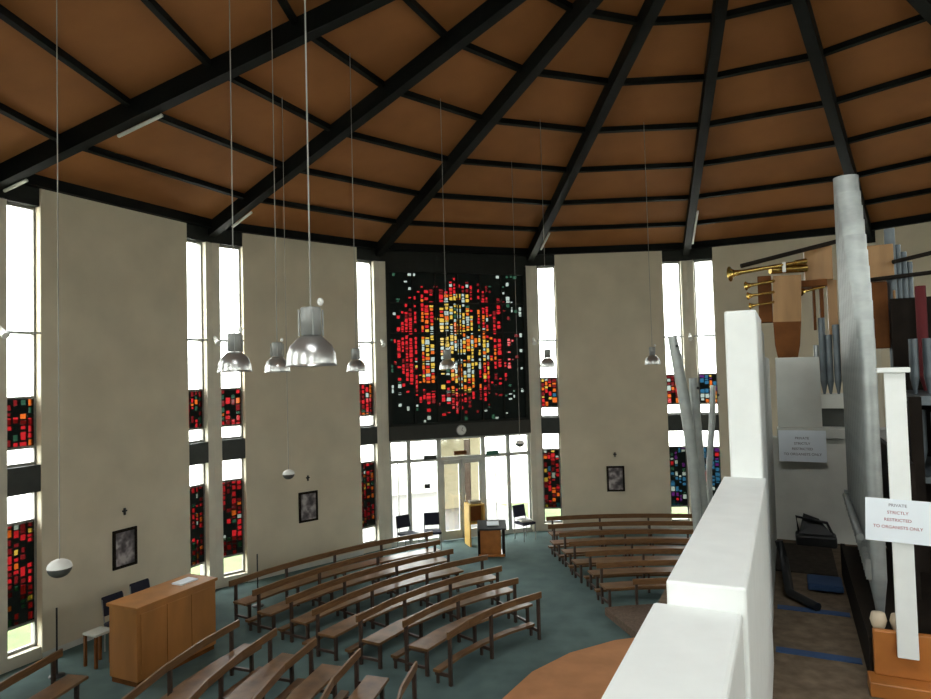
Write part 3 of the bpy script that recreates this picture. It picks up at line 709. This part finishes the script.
# pale block wall above the rail, with dark gap
u, v, z = px(768, 421, 6.3)
gthing('painted_board', 'offwhite', 6.70, 6.80, -.09, .27, 4.021, 4.66, 'off-white painted board standing on the gallery rail above the hanging notice', 'board')
# brass horizontal trumpets
def trumpet(x, y, x2, y2, br, Y, lab, Y2=None):
    p0 = at(x, y, Y); p1 = at(x2, y2, Y2 or Y); dd = (p1-p0).normalized(); L = (p1-p0).length
    r = root('brass_trumpet', p1)
    q = MB(); q.tube([p0, p0+dd*.015, p0+dd*.05, p0+dd*.12, p1], [br, br*.7, br*.42, br*.3, br*.22], 18, cap=False); q.build('bell', 'brass', r)
    q = MB(); q.tube([p1-dd*.05, p1+dd*.06], br*.35, 12); q.build('boot', 'brass', r)
    tag(r, lab, 'brass pipe', 'horizontal brass trumpets')
trumpet(730, 274, 800, 262, .075, 6.3, 'longest horizontal brass trumpet pipe pointing left below the roof')
trumpet(746, 286, 768, 282, .045, 6.4, 'upper short brass trumpet end below the longest one')
trumpet(748, 296, 768, 293, .038, 6.4, 'middle short brass trumpet end beside the dark brown pipe')
trumpet(750, 306, 768, 303, .032, 6.4, 'lowest short brass trumpet end beside the dark brown pipe')
trumpet(801, 292, 818, 288, .04, 6.35, 'small brass trumpet end below the pale chest')
p0, p1 = at(741, 266, 6.35), at(850, 238, 6.35)
q = MB(); q.tube([p0, p1], .022, 8); tag(origin(q.build('support_rod', 'brownd')), 'long dark rod sloping above the brass trumpets', 'rod')
p0, p1 = at(770, 270, 6.38), at(806, 268, 6.38)
q = MB(); q.tube([p0, p1], .04, 8); tag(origin(q.build('trumpet_rail', 'brass')), 'thick dull brass rail beside the pale chest', 'rail')
pbox('white_tag', 'globew', 782, 262, 786, 272, 6.28, .03, 'small white tag on the brass trumpets', 'tag')
for i, (xa, ya, xb, yb) in enumerate(((870, 280, 935, 272), (893, 262, 935, 252))):
    q = MB(); q.tube([at(xa, ya, 5.5), at(xb, yb, 5.5)], .018, 8); tag(origin(q.build('support_rod', 'brownd')), ('lower' if i == 0 else 'upper')+' thin dark rod at the right edge beside the slim pipes', 'rod')
# leaning conical pipes on the gallery corner
def lean(pts, rs, lab, Y):
    ps = [at(x, y, Y) for x, y in pts]; base = ps[-1].copy(); base.z = FL
    r = root('leaning_pipe', base)
    q = MB(); q.tube(ps, rs, 16); q.build('pipe_body', 'zinc', r)
    q = MB(); q.tube([base, ps[-1]], [.015, rs[-1]], 16); q.build('pipe_foot', 'zinc', r)
    q = MB(); q.tube([at(pts[0][0]+5, pts[0][1]+10, Y-.07), at(pts[0][0]+5, pts[0][1]+10, Y-.055)], .012, 8); q.build('tuning_hole', 'black', r)
    tag(r, lab, 'organ pipe', 'leaning pipes beside the pier')
lean([(672, 336), (677, 360), (686, 410), (693, 460), (696, 505)], [.036, .042, .046, .042, .036], 'widest pale metal pipe leaning left in front of the right slit windows', 5.3)
lean([(693, 378), (697, 440), (702, 500)], [.034, .046, .044], 'middle pale metal pipe leaning between the right pair of windows', 5.4)
lean([(713, 385), (712, 420), (709, 470)], [.022, .026, .024], 'slim pale metal pipe standing close beside the white pier', 5.5)
# white post with cap and its notice
u, v, z = px(898, 372, 3.35)
r = root('white_post', G(u, .51, FL+.10))
q = MB(); gb(q, 3.76, 3.782, .425, .512, FL+.18, 4.545); q.build('board', 'white', r, .003)
q = MB(); gb(q, 3.735, 3.80, .395, .53, 4.545, 4.57); q.build('cap', 'white', r, .004)
tag(r, 'tall narrow white board with a small cap standing before the organ pipes', 'post')
def notice(p, right, up, w, h, lines, inkm, lab, sizes, top, tx=0):
    nrm = right.cross(up).normalized()
    r = root('paper_notice', p)
    q = MB(); q.box(-w/2, w/2, -h/2, h/2, -.0015, .0015, p, right, up, nrm); q.build('sheet', 'paper', r)
    for i, (t, s) in enumerate(zip(lines, sizes)):
        cu = bpy.data.curves.new('t', 'FONT'); cu.body = t; cu.align_x = 'CENTER'; cu.size = s; cu.offset = s*.012
        to = bpy.data.objects.new('t', cu); col.objects.link(to); bpy.context.view_layer.update()
        me = bpy.data.meshes.new_from_object(to.evaluated_get(bpy.context.evaluated_depsgraph_get())); bpy.data.objects.remove(to)
        mm = Matrix((right, up, nrm)).transposed().to_4x4(); mm.translation = up*(top-h*.17*i)+nrm*.002
        me.transform(Matrix.Translation(right*tx)@mm); me.materials.append(M[inkm if i else 'ink']); o = bpy.data.objects.new('printed_line', me); col.objects.link(o); o.parent = r
    tag(r, lab, 'notice')
    return r
zz = Vector((0, 0, 1))
LN = ['PRIVATE', 'STRICTLY', 'RESTRICTED', 'TO ORGANISTS ONLY']
p = G(3.74, .484, 4.6-.765)
rt = (V_*math.cos(.03)-zz*.035).normalized(); up = rt.cross(-U).normalized()
if up.z < 0: up = -up
notice(p, rt, up, .335, .205, LN, 'inkr', 'white paper notice with four lines of text pinned to the white post', [.020]*4, .067, -.035)
p = G(6.60, .10, 3.865); rt = V_; up = zz
notice(p, rt, up, .38, .28, LN, 'ink', 'smaller grey-looking plastic covered notice hanging on the gallery rail', [.03]*4, .06)
# clutter on the gallery floor
p = onz(815, 545, FL)
r = root('black_case', p)
q = MB(); q.box(-.15, .17, -.1, .1, 0, .10, p, V_, U); q.build('case_body', 'black', r, .02)
q = MB(); q.tube([p+V_*-.12+zz*.08, p+V_*-.14+zz*.24, p+V_*.10+zz*.20, p+V_*.15+zz*.08], .013, 8); q.build('handle', 'black', r)
q = MB(); q.hexa([p+V_*x+U*y+zz*z for x, y, z in ((-.12, -.03, .1), (.14, -.03, .1), (.14, .0, .1), (-.12, .0, .1), (-.08, .05, .26), (.04, .05, .22), (.04, .07, .22), (-.08, .07, .26))]); q.build('flap', 'black', r)
tag(r, 'small black folded stand lying at the foot of the grey gallery wall', 'stand')
q = MB(); pa = onz(776, 578, FL)+V_*.03; pb = onz(818, 612, FL); pc = onz(790, 600, FL)
q.tube([pa+zz*.28, pa+zz*.15+V_*.03, pc+zz*.05, pb+zz*.03], .03, 8); tag(origin(q.build('black_strap', 'black')), 'black strap hanging down beside the parapet onto the gallery floor', 'strap')
p = onz(815, 560, FL); q = MB(); q.box(-.30, .14, -.42, .45, .001, .012, p, V_, U); tag(origin(q.build('dark_rug', 'rug')), 'dark rug on the far part of the gallery floor', 'rug')
p = onz(838, 590, FL); q = MB(); q.box(-.19, .03, -.12, .12, 0.013, .06, p, V_, U); tag(origin(q.build('blue_box', 'blue', None, .01)), 'low dark blue box on the gallery floor beside the pipes', 'box')
# ------------------------------------------------------------------ daylight
w = bpy.data.worlds.new('overcast'); bpy.context.scene.world = w; w.use_nodes = True
N, L = w.node_tree.nodes, w.node_tree.links; bg = N['Background']
tc = N.new('ShaderNodeTexCoord'); sp = N.new('ShaderNodeSeparateXYZ'); rp = N.new('ShaderNodeValToRGB')
rp.color_ramp.elements[0].position = .0; rp.color_ramp.elements[0].color = (.75, .78, .75, 1)
rp.color_ramp.elements[1].position = .5; rp.color_ramp.elements[1].color = (1, 1, 1, 1)
L.new(tc.outputs['Generated'], sp.inputs[0]); L.new(sp.outputs['Z'], rp.inputs['Fac']); L.new(rp.outputs['Color'], bg.inputs['Color'])
bg.inputs['Strength'].default_value = 5.0
sc = bpy.context.scene
sc.view_settings.view_transform = 'Standard'; sc.view_settings.look = 'None'; sc.view_settings.gamma = 1
sc.view_settings.use_curve_mapping = False; sc.view_settings.exposure = 1.8
sc.cycles.use_denoising = True; sc.cycles.max_bounces = 8; sc.cycles.diffuse_bounces = 5; sc.cycles.transparent_max_bounces = 12
sc.cycles.sample_clamp_indirect = 8
bpy.context.view_layer.update()
for o in bpy.data.objects:
    if '_w' in o: del o['_w']
